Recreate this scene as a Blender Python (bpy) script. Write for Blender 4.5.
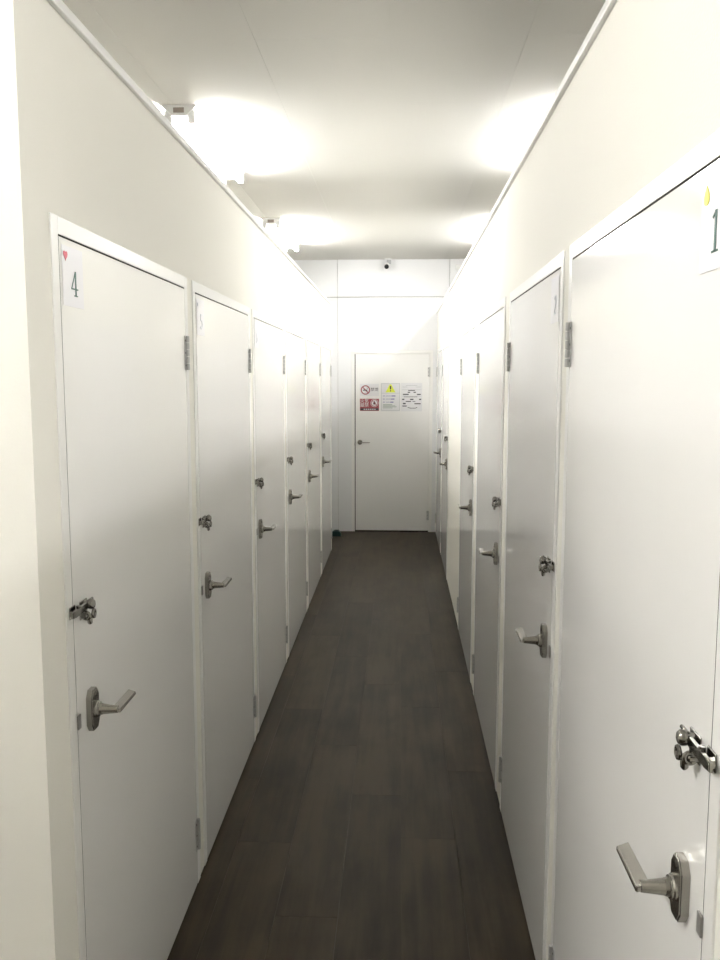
import bpy, bmesh, math, random
from mathutils import Vector, Matrix
random.seed(7)
for o in list(bpy.data.objects): bpy.data.objects.remove(o)
scn = bpy.context.scene
COL = scn.collection
PI = math.pi

# ------------------------------------------------------------------ camera
cd = bpy.data.cameras.new('camera'); cam = bpy.data.objects.new('camera', cd); COL.objects.link(cam)
cd.sensor_fit = 'VERTICAL'; cd.sensor_height = 36.0; cd.lens = 860.0/960.0*36.0
cd.clip_start = 0.02; cd.clip_end = 60
cam.location = (0, 0, 1.6)
cam.rotation_euler = (PI/2 - 0.1162, 0, 0.0458)
scn.camera = cam

# ------------------------------------------------------------------ world, exposure
w = bpy.data.worlds.new('world'); scn.world = w; w.use_nodes = True
w.node_tree.nodes['Background'].inputs[0].default_value = (0.9, 0.95, 1, 1)
w.node_tree.nodes['Background'].inputs[1].default_value = 0.0
vs = scn.view_settings
vs.view_transform = 'Standard'; vs.look = 'None'; vs.gamma = 1.0; vs.use_curve_mapping = False
vs.exposure = 1.88
TUBE = 44.0            # fluorescent tube radiance
TUBE_COL = (1.0, 0.988, 0.97)

# ------------------------------------------------------------------ main dimensions (metres)
A, B, D = 0.631, 0.382, 8.997          # left door plane x=-A, right x=B, far wall y=D
ZC, ZP, ZD = 2.82, 2.293, 1.864        # ceiling, partition top, door top
XL, XR, YB = -2.9, 2.7, -2.7           # outer walls
YL0, YL1 = 1.458, 8.0                  # left partition run
YR0 = -1.40                            # right partition start
CAS = 0.032                            # casing width
LEFT = [(1.604+1.07*k, 0.935) for k in range(6)]
RIGHT = [(1.025, .95), (2.115, .925), (3.235, .985), (4.44, .93), (6.80, .93), (7.87, .95)]

# ------------------------------------------------------------------ materials
def mat(name, col, rough=0.5, metal=0.0, spec=0.5, emit=None, es=0, bump=None, var=None, coat=0):
    m = bpy.data.materials.new(name); m.use_nodes = True
    nt = m.node_tree; b = nt.nodes['Principled BSDF']
    b.inputs['Base Color'].default_value = (*col, 1); b.inputs['Roughness'].default_value = rough
    b.inputs['Metallic'].default_value = metal; b.inputs['Specular IOR Level'].default_value = spec
    b.inputs['Coat Weight'].default_value = coat; b.inputs['Coat Roughness'].default_value = 0.05
    if emit:
        b.inputs['Emission Color'].default_value = (*emit, 1); b.inputs['Emission Strength'].default_value = es
    tc = nt.nodes.new('ShaderNodeTexCoord')
    if var:       # (scale, amount): faint uneven tone of the surface itself
        n = nt.nodes.new('ShaderNodeTexNoise'); n.inputs['Scale'].default_value = var[0]; n.inputs['Detail'].default_value = 4
        nt.links.new(tc.outputs['Object'], n.inputs['Vector'])
        r = nt.nodes.new('ShaderNodeMapRange'); r.inputs['To Min'].default_value = 1-var[1]; r.inputs['To Max'].default_value = 1+var[1]
        nt.links.new(n.outputs['Fac'], r.inputs['Value'])
        mx = nt.nodes.new('ShaderNodeMix'); mx.data_type = 'RGBA'; mx.blend_type = 'MULTIPLY'; mx.inputs[0].default_value = 1
        mx.inputs[6].default_value = (*col, 1); nt.links.new(r.outputs[0], mx.inputs[7])
        nt.links.new(mx.outputs[2], b.inputs['Base Color'])
    if bump:      # (scale, strength, distance)
        n = nt.nodes.new('ShaderNodeTexNoise'); n.inputs['Scale'].default_value = bump[0]; n.inputs['Detail'].default_value = 3
        nt.links.new(tc.outputs['Object'], n.inputs['Vector'])
        bp = nt.nodes.new('ShaderNodeBump'); bp.inputs['Strength'].default_value = bump[1]; bp.inputs['Distance'].default_value = bump[2]
        nt.links.new(n.outputs['Fac'], bp.inputs['Height']); nt.links.new(bp.outputs[0], b.inputs['Normal'])
    return m

M = {}
M['door'] = mat('white_laminate', (.845, .84, .82), .10, spec=.5, bump=(3, .04, .004))
M['casing'] = mat('white_satin_paint', (.84, .835, .81), .3)
M['cap'] = mat('white_cap_paint', (.82, .82, .80), .35)
M['paper'] = mat('cream_wallpaper', (.835, .82, .755), .75, spec=.3, bump=(260, .25, .002), var=(2.5, .015))
M['farwall'] = mat('white_wall_board', (.78, .785, .79), .5, bump=(120, .1, .001))
M['ceil'] = mat('ceiling_board', (.72, .71, .67), .9, spec=.2, bump=(200, .2, .001))
M['joint'] = mat('shadow_joint', (.30, .29, .27), .8)
M['nickel'] = mat('satin_nickel', (.35, .335, .305), .26, metal=1, bump=(400, .05, .0005))
M['chrome'] = mat('polished_steel', (.28, .27, .25), .2, metal=1)
M['steel'] = mat('hinge_steel', (.52, .52, .51), .4, metal=.4)
M['strike'] = mat('strike_steel', (.30, .29, .28), .45, metal=.6)
M['gapshade'] = mat('painted_gap_shade', (.035, .033, .03), .9, spec=.1)  # near-black colour standing in for shade in and under the door gaps
M['dark'] = mat('dark_hole', (.03, .03, .03), .6)
M['card'] = mat('laminated_card', (.81, .81, .855), .18)
M['ink'] = mat('green_grey_ink', (.05, .13, .11), .5)
M['paleink'] = mat('pale_grey_ink', (.42, .46, .52), .5)
M['red'] = mat('red_ink', (.66, .12, .17), .5)
M['yellow'] = mat('yellow_ink', (.85, .80, .12), .5)
M['sheet'] = mat('sign_paper', (.72, .72, .73), .35)
M['signred'] = mat('sign_red', (.30, .055, .07), .4)
M['black'] = mat('sign_black', (.04, .04, .05), .5)
M['signyellow'] = mat('sign_yellow', (.72, .78, .07), .4)
M['blue'] = mat('sign_blue', (.15, .13, .38), .5)
M['green'] = mat('sign_grey_green', (.25, .32, .26), .5)
M['grey'] = mat('sign_grey', (.45, .46, .46), .5)
M['housing'] = mat('white_enamel', (.82, .82, .80), .35)
M['socket'] = mat('brown_grey_terminal', (.30, .25, .22), .5)
M['tube'] = mat('lit_tube', (.9, .9, .9), .4, emit=TUBE_COL, es=TUBE)
M['tube1'] = mat('lit_single_tube', (.9, .9, .9), .4, emit=TUBE_COL, es=TUBE*1.25)
M['plastic'] = mat('white_plastic', (.75, .75, .74), .35)
M['lens'] = mat('black_lens', (.015, .015, .018), .15)
M['teal'] = mat('dark_teal_plastic', (.008, .048, .05), .4)

def wood():
    m = bpy.data.materials.new('dark_wood_vinyl'); m.use_nodes = True
    nt = m.node_tree; N = nt.nodes.new; Lk = nt.links.new; b = nt.nodes['Principled BSDF']
    tc = N('ShaderNodeTexCoord'); oi = N('ShaderNodeObjectInfo'); geo = N('ShaderNodeNewGeometry')
    off = N('ShaderNodeVectorMath'); off.operation = 'MULTIPLY_ADD'
    cmb = N('ShaderNodeCombineXYZ')
    for k in range(3): Lk(oi.outputs['Random'], cmb.inputs[k])
    Lk(cmb.outputs[0], off.inputs[0]); off.inputs[1].default_value = (17, 31, 5); Lk(geo.outputs['Position'], off.inputs[2])
    mp = N('ShaderNodeMapping'); mp.inputs['Scale'].default_value = (26, 1.6, 1); Lk(off.outputs[0], mp.inputs['Vector'])
    n1 = N('ShaderNodeTexNoise'); n1.inputs['Scale'].default_value = 1.0; n1.inputs['Detail'].default_value = 6; n1.inputs['Roughness'].default_value = .62; n1.inputs['Distortion'].default_value = .4
    Lk(mp.outputs[0], n1.inputs['Vector'])
    mp2 = N('ShaderNodeMapping'); mp2.inputs['Scale'].default_value = (7, 3.2, 1); Lk(off.outputs[0], mp2.inputs['Vector'])
    n2 = N('ShaderNodeTexNoise'); n2.inputs['Scale'].default_value = 1.0; n2.inputs['Detail'].default_value = 4
    Lk(mp2.outputs[0], n2.inputs['Vector'])
    ad = N('ShaderNodeMath'); ad.operation = 'MULTIPLY_ADD'; Lk(n2.outputs['Fac'], ad.inputs[0]); ad.inputs[1].default_value = .8
    ml = N('ShaderNodeMath'); ml.operation = 'MULTIPLY'; Lk(n1.outputs['Fac'], ml.inputs[0]); ml.inputs[1].default_value = .70; Lk(ml.outputs[0], ad.inputs[2])
    rr = N('ShaderNodeMath'); rr.operation = 'MULTIPLY_ADD'; Lk(oi.outputs['Random'], rr.inputs[0]); rr.inputs[1].default_value = .15; Lk(ad.outputs[0], rr.inputs[2])
    cr = N('ShaderNodeValToRGB'); Lk(rr.outputs[0], cr.inputs[0])
    e = cr.color_ramp.elements
    e[0].position = .52; e[0].color = (.0170, .0112, .0058, 1)
    e[1].position = 1.15 if False else 1.0; e[1].color = (.056, .0395, .0220, 1)
    x = e.new(.72); x.color = (.031, .0212, .0115, 1)
    Lk(cr.outputs[0], b.inputs['Base Color'])
    b.inputs['Roughness'].default_value = .5; b.inputs['Specular IOR Level'].default_value = .22
    bp = N('ShaderNodeBump'); bp.inputs['Strength'].default_value = .12; bp.inputs['Distance'].default_value = .001
    Lk(n1.outputs['Fac'], bp.inputs['Height']); Lk(bp.outputs[0], b.inputs['Normal'])
    return m
M['wood'] = wood()

# ------------------------------------------------------------------ mesh helpers
def box(bm, x0, x1, y0, y1, z0, z1, bev=0, seg=1):
    v = [bm.verts.new((x, y, z)) for x in (x0, x1) for y in (y0, y1) for z in (z0, z1)]
    fs = [bm.faces.new([v[i] for i in f]) for f in ((0,1,3,2), (4,6,7,5), (0,4,5,1), (2,3,7,6), (0,2,6,4), (1,5,7,3))]
    if bev:
        ed = list({e for f in fs for e in f.edges})
        bmesh.ops.bevel(bm, geom=ed, offset=bev, segments=seg, affect='EDGES', profile=.5)
def revolve(bm, prof, axis='x', c=(0,0,0), n=24):
    """prof: list of (distance along axis, radius); closed with caps."""
    rings = []
    for (d, r) in prof:
        ring = []
        for k in range(n):
            t = 2*PI*k/n; p, q = r*math.cos(t), r*math.sin(t)
            co = {'x': (d, p, q), 'y': (p, d, q), 'z': (p, q, d)}[axis]
            ring.append(bm.verts.new((c[0]+co[0], c[1]+co[1], c[2]+co[2])))
        rings.append(ring)
    for a, b2 in zip(rings, rings[1:]):
        for k in range(n): bm.faces.new((a[k], a[(k+1) % n], b2[(k+1) % n], b2[k]))
    bm.faces.new(rings[0]); bm.faces.new(rings[-1])
def prism(bm, pts, axis, d0, d1, bev=0):
    """pts 2-D outline; axis 'x': pts=(y,z); 'y': pts=(x,z)."""
    f3 = (lambda p, d: (d, p[0], p[1])) if axis == 'x' else (lambda p, d: (p[0], d, p[1]))
    a = [bm.verts.new(f3(p, d0)) for p in pts]; b2 = [bm.verts.new(f3(p, d1)) for p in pts]; n = len(pts)
    fa = bm.faces.new(a); fb = bm.faces.new(b2)
    for k in range(n): bm.faces.new((a[k], a[(k+1) % n], b2[(k+1) % n], b2[k]))
    if bev: bmesh.ops.bevel(bm, geom=list(fb.edges), offset=bev, segments=2, affect='EDGES')
def torus(bm, c, R, r, axis='x', n=20, m=8):
    g = []
    for i in range(n):
        t = 2*PI*i/n; row = []
        for j in range(m):
            s = 2*PI*j/m; q = R+r*math.cos(s); d = r*math.sin(s)
            p = {'x': (d, q*math.cos(t), q*math.sin(t)), 'y': (q*math.cos(t), d, q*math.sin(t)), 'z': (q*math.cos(t), q*math.sin(t), d)}[axis]
            row.append(bm.verts.new((c[0]+p[0], c[1]+p[1], c[2]+p[2])))
        g.append(row)
    for i in range(n):
        for j in range(m):
            bm.faces.new((g[i][j], g[(i+1) % n][j], g[(i+1) % n][(j+1) % m], g[i][(j+1) % m]))
def ribbon(bm, pts, wd, y0=-.0012, y1=-.0004):
    """flat stroke of width wd (number or one per point) in the XZ plane."""
    n = len(pts); ws = wd if isinstance(wd, (list, tuple)) else [wd]*n
    Lf, Rt = [], []
    for i in range(n):
        a = Vector(pts[max(0, i-1)]); c = Vector(pts[min(n-1, i+1)]); t = (c-a).normalized(); nn = Vector((-t.y, t.x))
        p = Vector(pts[i]); Lf.append(p+nn*ws[i]/2); Rt.append(p-nn*ws[i]/2)
    for i in range(n-1):
        prism(bm, [Lf[i], Lf[i+1], Rt[i+1], Rt[i]], 'y', y1, y0)
def mesh(name, fn, smooth=False, mirror=False):
    bm = bmesh.new(); fn(bm)
    if mirror:
        for v in bm.verts: v.co.x = -v.co.x
    bmesh.ops.recalc_face_normals(bm, faces=bm.faces[:])
    me = bpy.data.meshes.new(name); bm.to_mesh(me); bm.free()
    if smooth:
        for p in me.polygons: p.use_smooth = True
        me.set_sharp_from_angle(angle=math.radians(40))
    return me
def put(name, me, material, parent=None, loc=(0,0,0)):
    o = bpy.data.objects.new(name, me); COL.objects.link(o)
    if material and not me.materials: me.materials.append(M[material])
    o.parent = parent; o.location = loc
    return o
def obj(name, fn, material, parent=None, loc=(0,0,0), smooth=False):
    return put(name, mesh(name, fn, smooth), material, parent, loc)
def empty(name, loc=(0,0,0), rz=0, parent=None):
    o = bpy.data.objects.new(name, None); COL.objects.link(o); o.location = loc; o.rotation_euler = (0, 0, rz)
    o.empty_display_size = .05; o.parent = parent
    return o
def tag(o, label, cat, group=None, kind=None):
    o['label'] = label; o['category'] = cat
    if group: o['group'] = group
    if kind: o['kind'] = kind
    return o
def struct(o, label, cat): return tag(o, label, cat, kind='structure')

# ------------------------------------------------------------------ floor with separate planks
PT = 0.003
fl = obj('floor', lambda bm: box(bm, XL, XR, YB, D, -.05, -PT), 'wood')
struct(fl, 'dark brown wood-look plank floor running down the corridor', 'floor')
PW, PL = .19, 1.22
plank_me = {}
def plank(x0, x1, y0, y1):
    w_, l_ = round(x1-x0-.0012, 4), round(y1-y0-.0012, 4)
    if w_ < .02 or l_ < .05: return
    if (w_, l_) not in plank_me:
        plank_me[(w_, l_)] = mesh('plank', lambda bm: box(bm, 0, w_, 0, l_, -PT, 0))
    put('plank', plank_me[(w_, l_)], 'wood', fl, (x0+.0006, y0+.0006, 0))
phase = {-1: 3.62, 0: 3.17, 1: 4.08}
XS = -.176                                # one long seam seen in the photo
for c in range(-8, 9):
    x0 = XS+PW*c; x1 = x0+PW
    x0 = max(x0, XL); x1 = min(x1, XR)
    if x1 - x0 < .02: continue
    ph = phase.get(c, 3.1+((c*0.618034) % 1.0)*PL)
    inner = (x1 > -A-.05 and x0 < B+.05)
    top = D if inner else 1.4
    y = ph - PL*10
    while y < top:
        a_, b_ = max(y, YB), min(y+PL, top)
        if b_ - a_ > .05: plank(x0, x1, a_, b_)
        y += PL

# ------------------------------------------------------------------ ceiling: boards with fine joints
ce = obj('ceiling', lambda bm: box(bm, XL, XR, YB, D, ZC+.003, ZC+.06), 'ceil')
struct(ce, 'off-white boarded ceiling above the partitions', 'ceiling')
CBX, CBY = .49, 1.5
cb_me = {}
i = 0
x = .45-CBX*4
while x < 2.0:
    y = 4.0-CBY*5 + (0 if i % 2 else .75)
    while y < D:
        a0, a1, b0, b1 = x, x+CBX, max(y, YB), min(y+CBY, D)
        if a1-a0 > .05 and b1-b0 > .05:
            key = (round(a1-a0-.001, 4), round(b1-b0-.001, 4))
            if key not in cb_me: cb_me[key] = mesh('ceiling_board', lambda bm: box(bm, 0, key[0], 0, key[1], 0, .003))
            put('ceiling_board', cb_me[key], 'ceil', ce, (a0+.0005, b0+.0005, ZC))
        y += CBY
    x += CBX; i += 1

# ------------------------------------------------------------------ outer shell
struct(obj('wall_back', lambda bm: box(bm, XL, XR, YB-.08, YB, 0, ZC), 'paper'), 'cream wall closing the lobby opposite the end door', 'wall')
struct(obj('wall_outer_left', lambda bm: box(bm, XL-.08, XL, YB, D, 0, ZC), 'paper'), 'cream outer wall behind the row that starts with number 4', 'wall')
struct(obj('wall_outer_right', lambda bm: box(bm, XR, XR+.08, YB, D, 0, ZC), 'paper'), 'cream outer wall behind the row that starts with number 1', 'wall')

# far wall: backing + boards with recessed joints, opening for the end door
EX0, EX1 = -.500, .342       # opening
wf = obj('wall_far', lambda bm: (box(bm, XL, EX0-.001, D+.012, D+.1, 0, ZC), box(bm, EX1+.001, XR, D+.012, D+.1, 0, ZC), box(bm, EX0-.001, EX1+.001, D+.012, D+.1, 1.9012, ZC)), 'joint')
struct(wf, 'white boarded end wall of the corridor with a horizontal joint above the door', 'wall')
ZJ, XJ, XJ2 = 2.443, -.643, .505
def fb(x0, x1, z0, z1, pr=0):
    obj('wall_board', lambda bm: box(bm, x0, x1, D-pr, D+.012, z0, z1, .0015), 'farwall', wf)
fb(XL, XJ-.0015, 0, ZJ-.003); fb(XL, XJ-.0015, ZJ+.003, ZC, .004)
fb(XJ+.0015, XJ2-.002, ZJ+.003, ZC, .004); fb(XJ2+.002, XR, ZJ+.003, ZC, .012)
def main_board(bm):
    pts = [(XJ+.0015, 0), (EX0, 0), (EX0, 1.9008), (EX1, 1.9008), (EX1, 0), (1.2, 0), (1.2, ZJ-.003), (XJ+.0015, ZJ-.003)]
    a = [bm.verts.new((p[0], D, p[1])) for p in pts]; b2 = [bm.verts.new((p[0], D+.012, p[1])) for p in pts]
    for s in (a, b2):
        for q in ((0,1,2,7), (2,3,6,7), (3,4,5,6)): bm.faces.new([s[k] for k in q])
    for k in range(8): bm.faces.new((a[k], a[(k+1) % 8], b2[(k+1) % 8], b2[k]))
obj('wall_board', main_board, 'farwall', wf)
fb(1.203, XR, 0, ZJ-.003)

# partitions
WT = .045
def partition(side, y0, y1, doors):
    xp = -A if side == 'left' else B; s = -1 if side == 'left' else 1
    def fn(bm):
        def bx(ya, yb, za, zb):
            xs = sorted((xp+s*.003, xp+s*WT)); box(bm, xs[0], xs[1], ya, yb, za, zb)
        bx(y0, y1, ZD+.004+CAS, ZP-.02)
        y = y0
        for (d0, W) in doors:
            bx(y, d0-.003-CAS, .010, ZD+.004+CAS); y = d0+W+.003+CAS
        bx(y, y1, .010, ZD+.004+CAS)
    return obj('wall_'+side, fn, 'paper')
struct(partition('left', YL0, YL1, LEFT), 'cream papered partition holding the row of doors that starts with number 4', 'wall')
struct(partition('right', YR0, D, RIGHT), 'cream papered partition holding the row of doors that starts with number 1', 'wall')
struct(obj('wall_lobby_left', lambda bm: box(bm, XL, -A-WT, YL0, YL0+.045, 0, ZP-.02), 'paper'), 'cream textured end face of the partition beside door number 4', 'wall')
struct(obj('wall_lobby_right', lambda bm: box(bm, B+WT, XR, YR0, YR0+.045, 0, ZP-.02), 'paper'), 'cream end face of the partition before door number 1', 'wall')
struct(obj('wall_alcove', lambda bm: box(bm, XL, -A-WT, YL1-.045, YL1, 0, ZP-.02), 'paper'), 'cream return wall closing the row of doors short of the end wall', 'wall')
struct(obj('trim_6', lambda bm: box(bm, -A-WT, -A-.006, YL0+.003, YL1-.003, 0, .0098), 'gapshade'), 'dark strip added as shade under the row of doors that starts with number 4', 'trim')  # added strip, its dark colour paints the shade below the doors
struct(obj('trim_7', lambda bm: box(bm, B+.006, B+WT, YR0+.003, D-.003, 0, .0098), 'gapshade'), 'dark strip added as shade under the row of doors that starts with number 1', 'trim')  # same added strip of painted shade for the opposite row
def cap(bm, x0, x1, y0, y1): box(bm, x0, x1, y0, y1, ZP-.02, ZP, .003, 2)
struct(obj('trim_1', lambda bm: cap(bm, -A-WT-.006, -A+.008, YL0-.008, YL1+.008), 'cap'), 'white capping rail along the top of the number 4 partition', 'trim')
struct(obj('trim_2', lambda bm: cap(bm, B-.008, B+WT+.006, YR0-.008, D-.004), 'cap'), 'white capping rail along the top of the number 1 partition', 'trim')
struct(obj('trim_3', lambda bm: cap(bm, XL, -A-WT-.006, YL0-.008, YL0+.053), 'cap'), 'white capping rail on the lobby end face beside number 4', 'trim')
struct(obj('trim_4', lambda bm: cap(bm, B+WT+.006, XR, YR0-.008, YR0+.053), 'cap'), 'white capping rail on the lobby end face before number 1', 'trim')
struct(obj('trim_5', lambda bm: cap(bm, XL, -A-WT-.006, YL1-.053, YL1+.008), 'cap'), 'white capping rail on the return wall short of the end wall', 'trim')

# ------------------------------------------------------------------ doors
# local frame of a door: x = out of the door face into the corridor, y = from handle side to hinge side, z up
PRO = 0.0
def f_plate(bm):
    hw, hh, c, cz = .021, .043, .010, .015
    prism(bm, [(-hw, -hh+cz), (-hw+c, -hh), (hw-c, -hh), (hw, -hh+cz), (hw, hh-cz), (hw-c, hh), (-hw+c, hh), (-hw, hh-cz)], 'x', .0003, .013, .002)
def f_rose(bm): revolve(bm, [(.0003, .026), (.006, .026), (.009, .023)], 'x', n=32)
def f_collar(bm): revolve(bm, [(.0125, .0175), (.017, .0175), (.019, .0155), (.021, .0155), (.0225, .0125), (.027, .0115)], 'x', n=28)
def f_collar0(bm): revolve(bm, [(.0085, .015), (.018, .014), (.027, .0115)], 'x', n=28)
def f_arm(bm):
    revolve(bm, [(.026, .0112), (.040, .0096), (.058, .0078)], 'x', n=20)
    # flat blade, mitred at the elbow and cut at a slant at its tip
    pts = [(.064, -.0085), (.0665, -.006), (.0665, .094), (.0465, .106), (.0450, .012), (.050, -.004)]
    v0 = [bm.verts.new((p[0], p[1], -.0045)) for p in pts]; v1 = [bm.verts.new((p[0], p[1], .0035)) for p in pts]
    fa, fb_ = bm.faces.new(v0), bm.faces.new(v1)
    for k in range(6): bm.faces.new((v0[k], v0[(k+1) % 6], v1[(k+1) % 6], v1[k]))
    bmesh.ops.bevel(bm, geom=list(fb_.edges)+list(fa.edges), offset=.0012, segments=2, affect='EDGES')
def f_cyl(bm): revolve(bm, [(.013, .0055), (.0145, .0055), (.0147, .002)], 'x', (0, 0, .031), 16)
def f_leaf(bm): box(bm, .0002, .002, -.017, .0015, -.05, .05)
def f_barrel(bm):
    for k in range(5):
        z = -.05+.02*k; revolve(bm, [(z+.0006, .0052), (z+.0014, .006), (z+.0186, .006), (z+.0194, .0052)], 'z', (.0048, .0015, 0), 14)
def f_screws(bm):
    for z in (-.036, 0, .036): revolve(bm, [(.0019, .0032), (.0026, .0028)], 'x', (0, -.010, z), 10)
def f_strike(bm): box(bm, .0003, PRO+.004, -.0065, .009, -.0145, .0145, .0012, 2)
# hasp: jamb leaf, strap swung over the door, boss with dome, staple rings, toggle
def f_hbase(bm): box(bm, PRO+.0003, PRO+.003, -.050, -.022, -.012, .012, .001); box(bm, .0003, .003, .002, .040, -.027, .010, .001)
def f_hstrap(bm):
    pts = [(-.060, -.0065), (-.044, -.0075), (.012, -.006), (.030, -.003), (.030, .005), (.012, .007), (-.044, .0065), (-.060, .005)]
    prism(bm, pts, 'x', .0085, .0135, .0012)
    revolve(bm, [(-.010, .0045), (.010, .0045)], 'z', (.0085, -.022, 0), 14)
    box(bm, PRO+.003, .010, -.052, -.042, -.005, .005)
def f_hboss(bm):
    revolve(bm, [(.003, .0065), (.014, .0065), (.014, .0105), (.020, .0105), (.024, .0075), (.0255, .003)], 'x', (0, .022, .002), 20)
    revolve(bm, [(.018, .0032), (.042, .0028), (.044, .0015)], 'y', (.012, .002, .008), 10)
def f_hring(bm):
    torus(bm, (.024, .018, -.016), .0072, .0030, 'x')
    torus(bm, (.013, .006, -.018), .0072, .0030, 'y')
def f_htog(bm):
    revolve(bm, [(.003, .006), (.014, .006), (.016, .004)], 'x', (0, .008, -.018), 16)
    revolve(bm, [(-.038, .0025), (-.035, .005), (-.026, .0056), (-.018, .0045)], 'z', (.016, .016, 0), 14)
HW = {}
for sd, mi in (('left', False), ('right', True)):
    for nm, fn, sm in (('plate', f_plate, 0), ('rose', f_rose, 1), ('collar', f_collar, 1), ('collar0', f_collar0, 1), ('arm', f_arm, 1), ('cylinder', f_cyl, 1),
                       ('leaf', f_leaf, 0), ('barrel', f_barrel, 1), ('screws', f_screws, 0), ('strike', f_strike, 0),
                       ('hbase', f_hbase, 0), ('hstrap', f_hstrap, 1), ('hboss', f_hboss, 1), ('hring', f_hring, 1), ('htog', f_htog, 1)):
        HW[sd, nm] = mesh(nm, fn, bool(sm), mi)
panel_me, frame_me, gap_shade_me, bottom_shade_me = {}, {}, {}, {}
def make_door(num, sd, loc, rz, W, label, hasp=True, end=False):
    mi = sd == 'right'; s = -1 if mi else 1
    d = empty('door_%d' % num, loc, rz); struct(d, label, 'door')
    key = (sd, round(W, 4))
    if key not in panel_me:
        panel_me[key] = mesh('panel', lambda bm: box(bm, -.036, 0, .006 if end else 0, W, .014, ZD, .0008), False, mi)
        def fr(bm):
            c, g = CAS, .003
            gt = .0034; zb = 0 if end else .010
            for (y0, y1, z0, z1) in ((-g-c, -g, zb, ZD+.004+c), (W+.0018, W+g+c, zb, ZD+.004+c), (-g, W+.0018, ZD+gt, ZD+.004+c)):
                box(bm, -WT, PRO, y0, y1, z0, z1, .0008)
            for (y0, y1, z0, z1) in ((-g, .012, .012, ZD+gt), (W-.012, W+.0018, .012, ZD+gt), (.012, W-.012, ZD-.012, ZD+gt)):   # rebate stop behind the panel
                box(bm, -WT, -.038, y0, y1, z0, z1)
        g0 = .006 if end else 0
        gap_shade_me[key] = mesh('gap_shade', lambda bm: box(bm, -.034, -.0006, -.0028, g0-.0003, .004, ZD) if end else prism(bm, [(-.0028, .004), (g0-.0003, .004), (g0-.0003, ZD+.0003), (W-.001, ZD+.0003), (W-.001, ZD+.0032), (-.0028, ZD+.0032)], 'x', -.034, -.0006), False, mi)  # dark filler added inside the gap to draw it as a shaded line
        bottom_shade_me[key] = mesh('bottom_gap_shade', lambda bm: box(bm, -.030, -.003, .008, W-.003, .003, .0138), False, mi)  # dark strip added below the panel to paint the shade there
        frame_me[key] = mesh('frame', fr, False, mi)
    put('frame', frame_me[key], 'casing', d)
    pn = put('panel', panel_me[key], 'door', d)
    put('gap_shade', gap_shade_me[key], 'gapshade', d)
    if end: put('bottom_gap_shade', bottom_shade_me[key], 'gapshade', pn)
    for z in (1.678, .176):
        h = put('hinge', HW[sd, 'leaf'], 'steel', d, (0, W, z))
        put('barrel', HW[sd, 'barrel'], 'steel', h); put('screws', HW[sd, 'screws'], 'dark', h)
    lu, lz = .066, .930
    if end: lu, lz = .052, .948
    lv = put('lever_handle', HW[sd, 'arm'], 'nickel', d, (0, lu, lz))
    if end:
        put('rose', HW[sd, 'rose'], 'nickel', lv); put('collar', HW[sd, 'collar0'], 'nickel', lv)
    else:
        put('back_plate', HW[sd, 'plate'], 'nickel', lv); put('collar', HW[sd, 'collar'], 'nickel', lv); put('lock_cylinder', HW[sd, 'cylinder'], 'chrome', lv)
    put('strike_plate', HW[sd, 'strike'], 'strike', d, (0, 0, .928 if sd == 'left' else .921))
    if hasp:
        hp = put('hasp', HW[sd, 'hstrap'], 'chrome', d, (0, .026, 1.153 if sd == 'left' else 1.143))
        put('hasp_plate', HW[sd, 'hbase'], 'chrome', hp); put('boss', HW[sd, 'hboss'], 'chrome', hp)
        put('staple_rings', HW[sd, 'hring'], 'chrome', hp); put('toggle', HW[sd, 'htog'], 'chrome', hp)
    return d
LL = ['white door with green number 4 card and red heart, next to the lobby corner',
      'white door right after the number 4 door in its row',
      'white door second after the number 4 door in its row',
      'white door third after the number 4 door in its row',
      'white door fourth after the number 4 door in its row',
      'white door last in the number 4 row, at the alcove before the end wall']
RL = ['white door with green number 1 card and yellow mark',
      'white door right after the number 1 door in its row',
      'white door second after the number 1 door in its row',
      'white door with the plain cream wall panel just past its hinges',
      'white door just past the plain cream wall panel, hinged toward the end wall',
      'white door closest to the end wall in the number 1 row']
n = 1
for (y0, W), lb in zip(LEFT, LL): make_door(n, 'left', (-A, y0, 0), 0, W, lb); n += 1
for (y0, W), lb in zip(RIGHT, RL): make_door(n, 'right', (B, y0, 0), 0, W, lb); n += 1
make_door(n, 'left', (EX0+CAS+.003, D-.002, 0), -PI/2, EX1-EX0-2*(CAS+.003), 'white door in the end wall with warning signs on it', hasp=False, end=True)

# ------------------------------------------------------------------ number cards (built facing -y, then turned onto the door)
def arc(cx, cz, rx, rz_, a0, a1, k=14): return [(cx+rx*math.cos(a0+(a1-a0)*i/k), cz+rz_*math.sin(a0+(a1-a0)*i/k)) for i in range(k+1)]
def g4(bm, s=.047):
    S = lambda *p: [(x*s, z*s) for x, z in p]
    ribbon(bm, S((.12, 0), (.12, 1.0)), .11*s); ribbon(bm, S((.12, 1.0), (-.34, .29)), .055*s)
    ribbon(bm, S((-.36, .29), (.36, .29)), .055*s); ribbon(bm, S((-.06, .02), (.30, .02)), .05*s)
def g1(bm, s=.05):
    S = lambda *p: [(x*s, z*s) for x, z in p]
    ribbon(bm, S((0, 0), (0, 1.0)), .13*s); ribbon(bm, S((.0, .97), (-.2, .84)), .06*s); ribbon(bm, S((-.22, .02), (.22, .02)), .055*s)
def g5(bm, s=.045):
    S = lambda p: [(x*s, z*s) for x, z in p]
    ribbon(bm, S([(.26, .97), (-.16, .97)]), .08*s); ribbon(bm, S([(-.16, .97), (-.2, .55)]), .05*s)
    ribbon(bm, S(arc(0, .31, .27, .3, 2.2, -2.6)), .075*s)
def g6(bm, s=.045):
    S = lambda p: [(x*s, z*s) for x, z in p]
    ribbon(bm, S(arc(0, .3, .26, .29, 0, 2*PI, 22)), .07*s); ribbon(bm, S(arc(.22, .34, .48, .64, 1.62, 3.1)), .07*s)
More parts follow.
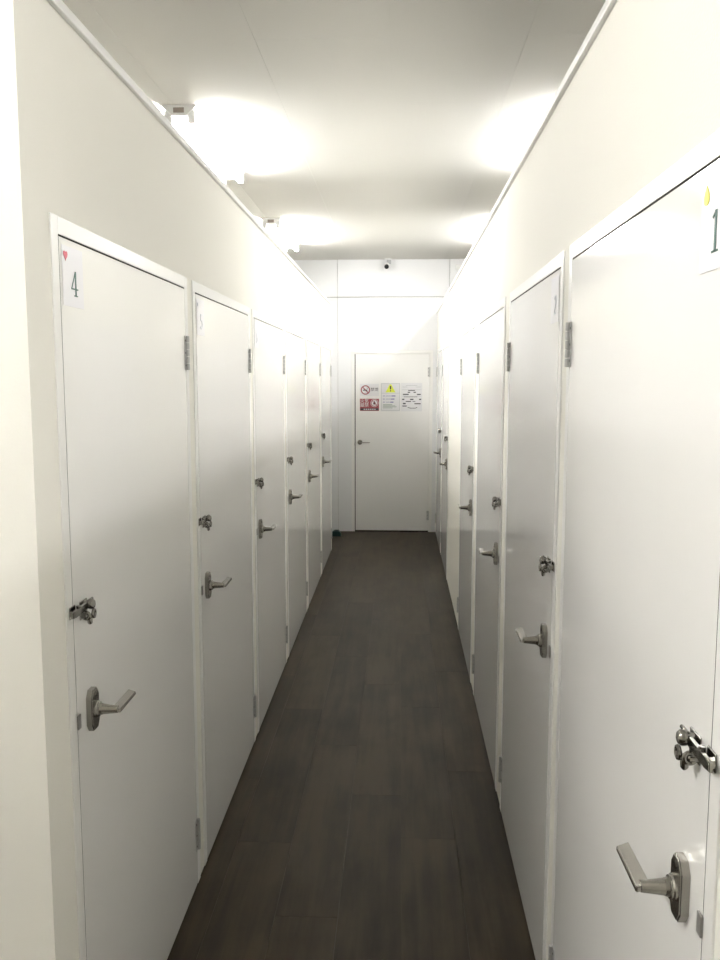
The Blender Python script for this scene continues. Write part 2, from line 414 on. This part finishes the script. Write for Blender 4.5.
def g2(bm, s=.045):
    S = lambda p: [(x*s, z*s) for x, z in p]
    ribbon(bm, S(arc(0, .72, .25, .26, 2.8, -.5)), .075*s); ribbon(bm, S([(.22, .60), (-.26, .04)]), .055*s); ribbon(bm, S([(-.28, .03), (.28, .03)]), .08*s)
def heart(bm, s=.010):
    pts = []
    for i in range(28):
        t = 2*PI*i/28; pts.append((s*math.sin(t)**3, s*(13*math.cos(t)-5*math.cos(2*t)-2*math.cos(3*t)-math.cos(4*t))/16))
    prism(bm, pts, 'y', -.0004, -.0012)
def drop(bm, s=.011):
    pts = [(s*1.1*math.sin(t)*math.sin(t/2), s*1.1*math.cos(t)) for t in [2*PI*i/24 for i in range(24)]]
    prism(bm, pts, 'y', -.0004, -.0012)
def spot(bm, s=.006): prism(bm, [(s*math.cos(2*PI*i/12), s*math.sin(2*PI*i/12)) for i in range(12)], 'y', -.0004, -.0012)
CW, CH = .105, .112
card_me = mesh('number_card', lambda bm: box(bm, -CW/2, CW/2, -.0004, 0, 0, CH))
def card(side, door, label, glyph, gm, mark, mm, gx=.006, gz=.021, dz=0):
    y0 = door[0]; u = .008+CW/2
    loc = (-A+.0008, y0+u, 1.739+dz) if side == 'left' else (B-.0008, y0+u, 1.739+dz)
    r = empty('number_card', loc, PI/2 if side == 'left' else -PI/2); tag(r, label, 'card')
    put('paper', card_me, 'card', r)
    if mark: obj('symbol', mark, mm, r, (-.036, 0, .094))
    obj('digit', glyph, gm, r, (gx, 0, gz))
card('left', LEFT[0], 'small white card with a red heart and a green 4', g4, 'ink', heart, 'red')
card('left', LEFT[1], 'small pale card with a faint five on the door after the heart card', g5, 'paleink', spot, 'paleink')
card('left', LEFT[2], 'small pale card with a faint six, two doors past the heart card', g6, 'paleink', None, None)
card('right', RIGHT[0], 'small white card with a yellow mark and a green 1', g1, 'ink', drop, 'yellow', gx=-.001, gz=.021, dz=-.006)
card('right', RIGHT[1], 'small pale card with a faint two on the door after the yellow-marked card', g2, 'paleink', None, None)

# ------------------------------------------------------------------ signs on the end door
def text_mesh(body, size):
    c = bpy.data.curves.new('lettering', 'FONT'); c.body = body; c.size = size; c.align_x = 'CENTER'; c.align_y = 'CENTER'; c.resolution_u = 3; c.extrude = .0003
    o = bpy.data.objects.new('lettering', c); COL.objects.link(o)
    me = bpy.data.meshes.new_from_object(o.evaluated_get(bpy.context.evaluated_depsgraph_get()))
    bpy.data.objects.remove(o); bpy.data.curves.remove(c)
    me.transform(Matrix.Rotation(PI/2, 4, 'X')); me.materials.clear()
    return me
def bars(bm, rows, y0=-.0012, y1=-.0004):
    for (x0, x1, z0, z1) in rows: box(bm, x0, x1, y0, y1, z0, z1)
def ring(bm, c, r0, r1, n=28):
    for i in range(n):
        t0, t1 = 2*PI*i/n, 2*PI*(i+1)/n
        prism(bm, [(c[0]+r*math.cos(t), c[1]+r*math.sin(t)) for r, t in ((r0, t0), (r1, t0), (r1, t1), (r0, t1))], 'y', -.0004, -.0012)
YS = D-.0028
def sheet(name, x0, x1, z0, z1, m, label):
    r = empty(name, ((x0+x1)/2, YS, z0)); tag(r, label, 'sign')
    wd, ht = x1-x0, z1-z0
    obj('sheet', lambda bm: box(bm, -wd/2, wd/2, -.0004, 0, 0, ht), m, r)
    return r, wd, ht
# no smoking
s1, wd, ht = sheet('no_smoking_sign', -.413, -.214, 1.430, 1.556, 'sheet', 'white no-smoking sticker with a red prohibition ring')
obj('prohibition_ring', lambda bm: (ring(bm, (-.042, .063), .038, .049), ribbon(bm, [(-.072, .093), (-.012, .033)], .010)), 'signred', s1)
obj('cigarette', lambda bm: (bars(bm, [(-.068, -.024, .056, .066)]), ribbon(bm, [(-.024, .070), (-.020, .080), (-.026, .088)], .004)), 'black', s1, (0, -.0009, 0))
put('lettering', text_mesh('禁煙', .040), 'black', s1, (.052, -.0008, .066))
# no fire
s2, wd, ht = sheet('no_fire_sign', -.413, -.214, 1.276, 1.402, 'signred', 'red no-open-flame sticker under the no-smoking ring')
for k, ch in enumerate('火気厳禁'):
    put('lettering', text_mesh(ch, .046), 'sheet', s2, (-.075+.046*(k % 2), -.0008, .101-.043*(k//2)))
obj('disc', lambda bm: prism(bm, [(.052+.041*math.cos(2*PI*i/28), .082+.041*math.sin(2*PI*i/28)) for i in range(28)], 'y', -.0004, -.0009), 'sheet', s2)
obj('flame', lambda bm: prism(bm, [(.052, .104), (.060, .090), (.066, .080), (.062, .066), (.042, .066), (.038, .080), (.045, .086)], 'y', -.0009, -.0013), 'black', s2)
obj('prohibition_ring', lambda bm: (ring(bm, (.052, .082), .030, .037), ribbon(bm, [(.030, .104), (.074, .060)], .006)), 'signred', s2, (0, -.0007, 0))
obj('caption_strip', lambda bm: bars(bm, [(-.094, .094, .006, .026)]), 'black', s2)
obj('caption_marks', lambda bm: bars(bm, [(-.060+.022*k, -.046+.022*k, .011, .021) for k in range(6)]), 'sheet', s2, (0, -.0009, 0))
# yellow triangle notice
s3, wd, ht = sheet('caution_notice', -.196, .006, 1.272, 1.566, 'sheet', 'white notice with a yellow warning triangle above lines of text')
obj('border', lambda bm: bars(bm, [(-.097, .097, .284, .288), (-.097, .097, .008, .012), (-.097, -.093, .012, .284), (.093, .097, .012, .284), (-.093, .093, .186, .190)]), 'grey', s3)
obj('warning_triangle', lambda bm: prism(bm, [(-.052, .196), (.052, .196), (.008, .280), (-.008, .280)], 'y', -.0004, -.0010), 'signyellow', s3)
obj('exclamation_mark', lambda bm: (prism(bm, [(-.006, .226), (.006, .226), (.009, .262), (-.009, .262)], 'y', -.0010, -.0014), prism(bm, [(.007*math.cos(2*PI*i/12), .212+.007*math.sin(2*PI*i/12)) for i in range(12)], 'y', -.0010, -.0014)), 'black', s3)
obj('blue_text_lines', lambda bm: bars(bm, [(-.078, -.058, .156, .162), (-.050, .012, .157, .161), (.012, .052, .154, .164), (-.078, -.058, .124, .130), (-.048, .006, .125, .129), (.006, .042, .122, .132), (-.078, -.058, .092, .098), (-.048, .0, .093, .097), (.0, .032, .090, .100)]), 'blue', s3)
obj('small_text_lines', lambda bm: bars(bm, [(-.078, .02, .066, .072), (-.078, .05, .055, .060), (-.078, .064, .043, .049), (-.078, .02, .032, .037)]), 'green', s3)
# printed notice
s4, wd, ht = sheet('printed_notice', .014, .234, 1.272, 1.566, 'sheet', 'white notice densely printed with black lines beside the caution notice')
obj('rules', lambda bm: bars(bm, [(-.06, .06, .266, .270), (-.095, -.045, .250, .254), (.045, .095, .250, .254), (-.10, .10, .222, .225), (-.10, .10, .156, .159)]), 'grey', s4)
rows = [(-.035, .035, .212, .220), (-.04, -.015, .192, .202), (.02, .045, .192, .202), (-.09, -.03, .170, .181), (.055, .095, .170, .181),
        (-.08, .06, .147, .152), (-.098, -.074, .118, .130), (-.015, .02, .118, .130), (.078, .10, .118, .130), (-.06, -.005, .098, .107), (.01, .04, .100, .106),
        (-.09, -.06, .074, .087), (.03, .095, .074, .084), (-.095, -.05, .050, .060), (-.02, .045, .030, .036), (-.04, -.02, .036, .042), (.045, .06, .036, .042)]
obj('printed_lines', lambda bm: bars(bm, rows), 'black', s4)

# ------------------------------------------------------------------ fluorescent fittings
def lamp_parts(twin=True):
    Lh = 1.25
    def house(bm):
        prism(bm, [(-.076, 0), (.076, 0), (.076, -.006), (.030, -.046), (-.030, -.046), (-.076, -.006)], 'y', 0, Lh)
    def holder(sx, y): return lambda bm: box(bm, sx*.052-.017, sx*.052+.017, y, y+.026, -.074 if twin else -.084, -.020 if twin else -.044, .004)
    def tubes(sx):
        return lambda bm: revolve(bm, [(.038, .0145), (Lh-.038, .0145)], 'y', (sx*.052, 0, -.055 if twin else -.064), 16)
    def term(bm): box(bm, -.024, .024, -.003, .0, -.034, -.012)
    def nub(bm): revolve(bm, [(-.060, .004), (-.045, .006)], 'z', (0, .14, 0), 10)
    P = [('housing', mesh('housing', house), 'housing'), ('terminal_cover', mesh('terminal_cover', term), 'socket'), ('pull_switch', mesh('pull_switch', nub), 'socket')]
    for sx in ((-1, 1) if twin else (0,)):
        P += [('lamp_holder', mesh('lamp_holder', holder(sx, y)), 'housing') for y in (.012, Lh-.038)]
        P.append(('tube', mesh('tube', tubes(sx), True), 'tube' if twin else 'tube1'))
    return P
LP, LP1 = lamp_parts(), lamp_parts(False)
def lamp(x, y, label, parts=None, grp='twin-tube fluorescent fittings under the ceiling'):
    r = empty('fluorescent_light', (x, y, ZC)); tag(r, label, 'ceiling light', grp)
    for nm, me, mt in parts or LP: put(nm, me, mt, r)
lamp(-.994, 3.97, 'white twin-tube fluorescent fitting above the number 4 row, closer to the lobby')
lamp(-.985, 6.68, 'white twin-tube fluorescent fitting above the number 4 row, closer to the end wall')
lamp(.84, 3.97, 'white single-tube fluorescent fitting behind the number 1 partition, closer to the lobby', LP1, 'single-tube fluorescent fittings under the ceiling')
lamp(.84, 6.68, 'white single-tube fluorescent fitting behind the number 1 partition, closer to the end wall', LP1, 'single-tube fluorescent fittings under the ceiling')
lamp(-1.7, .05, 'white twin-tube fluorescent fitting over the lobby')
lamp(.84, -.60, 'white single-tube fluorescent fitting behind the number 1 partition, beside the lobby', LP1, 'single-tube fluorescent fittings under the ceiling')

# ------------------------------------------------------------------ security camera, junction box, teal block
sc = empty('security_camera', (-.126, D-.004, ZC)); tag(sc, 'small white security camera with a black lens under the ceiling above the end door', 'security camera')
obj('mount', lambda bm: revolve(bm, [(-.012, .036), (-.004, .040), (-.0005, .040)], 'z', (0, -.05, 0), 24), 'plastic', sc, smooth=True)
obj('bracket', lambda bm: (revolve(bm, [(-.045, .011), (-.011, .013)], 'z', (0, -.05, 0), 16), box(bm, .010, .034, -.066, -.036, -.052, -.012, .004)), 'grey', sc)
def scb(bm):
    revolve(bm, [(-.065, .024), (-.060, .029), (.030, .029), (.038, .022)], 'y', (0, 0, 0), 24)
    bmesh.ops.rotate(bm, verts=bm.verts[:], cent=(0, 0, 0), matrix=Matrix.Rotation(math.radians(18), 3, 'X'))
    bmesh.ops.translate(bm, verts=bm.verts[:], vec=(-.012, -.055, -.066))
obj('body', scb, 'plastic', sc, smooth=True)
def scl(bm):
    revolve(bm, [(-.082, .014), (-.080, .022), (-.064, .024)], 'y', (0, 0, 0), 24)
    bmesh.ops.rotate(bm, verts=bm.verts[:], cent=(0, 0, 0), matrix=Matrix.Rotation(math.radians(18), 3, 'X'))
    bmesh.ops.translate(bm, verts=bm.verts[:], vec=(-.012, -.055, -.066))
obj('lens', scl, 'lens', sc, smooth=True)
jb = empty('junction_box', (.605, D-.012, 2.735)); tag(jb, 'small white junction box high on the end wall past the number 1 partition', 'junction box')
obj('box_body', lambda bm: box(bm, -.045, .045, -.05, 0, -.028, .028, .004, 2), 'plastic', jb)
obj('lid', lambda bm: box(bm, -.040, .040, -.054, -.0502, -.024, .024, .001), 'plastic', jb)
tb = empty('door_wedge', (-.640, 8.72, 0)); tag(tb, 'small dark teal block on the floor in the corner left of the end door', 'door stop')
obj('wedge_body', lambda bm: prism(bm, [(-.045, .0005), (.045, .0005), (.045, .030), (.028, .052), (-.03, .056), (-.045, .045)], 'y', -.035, .035, .004), 'teal', tb)
obj('wedge_top', lambda bm: box(bm, -.024, .022, -.025, .025, .0545, .062, .003, 2), 'teal', tb)
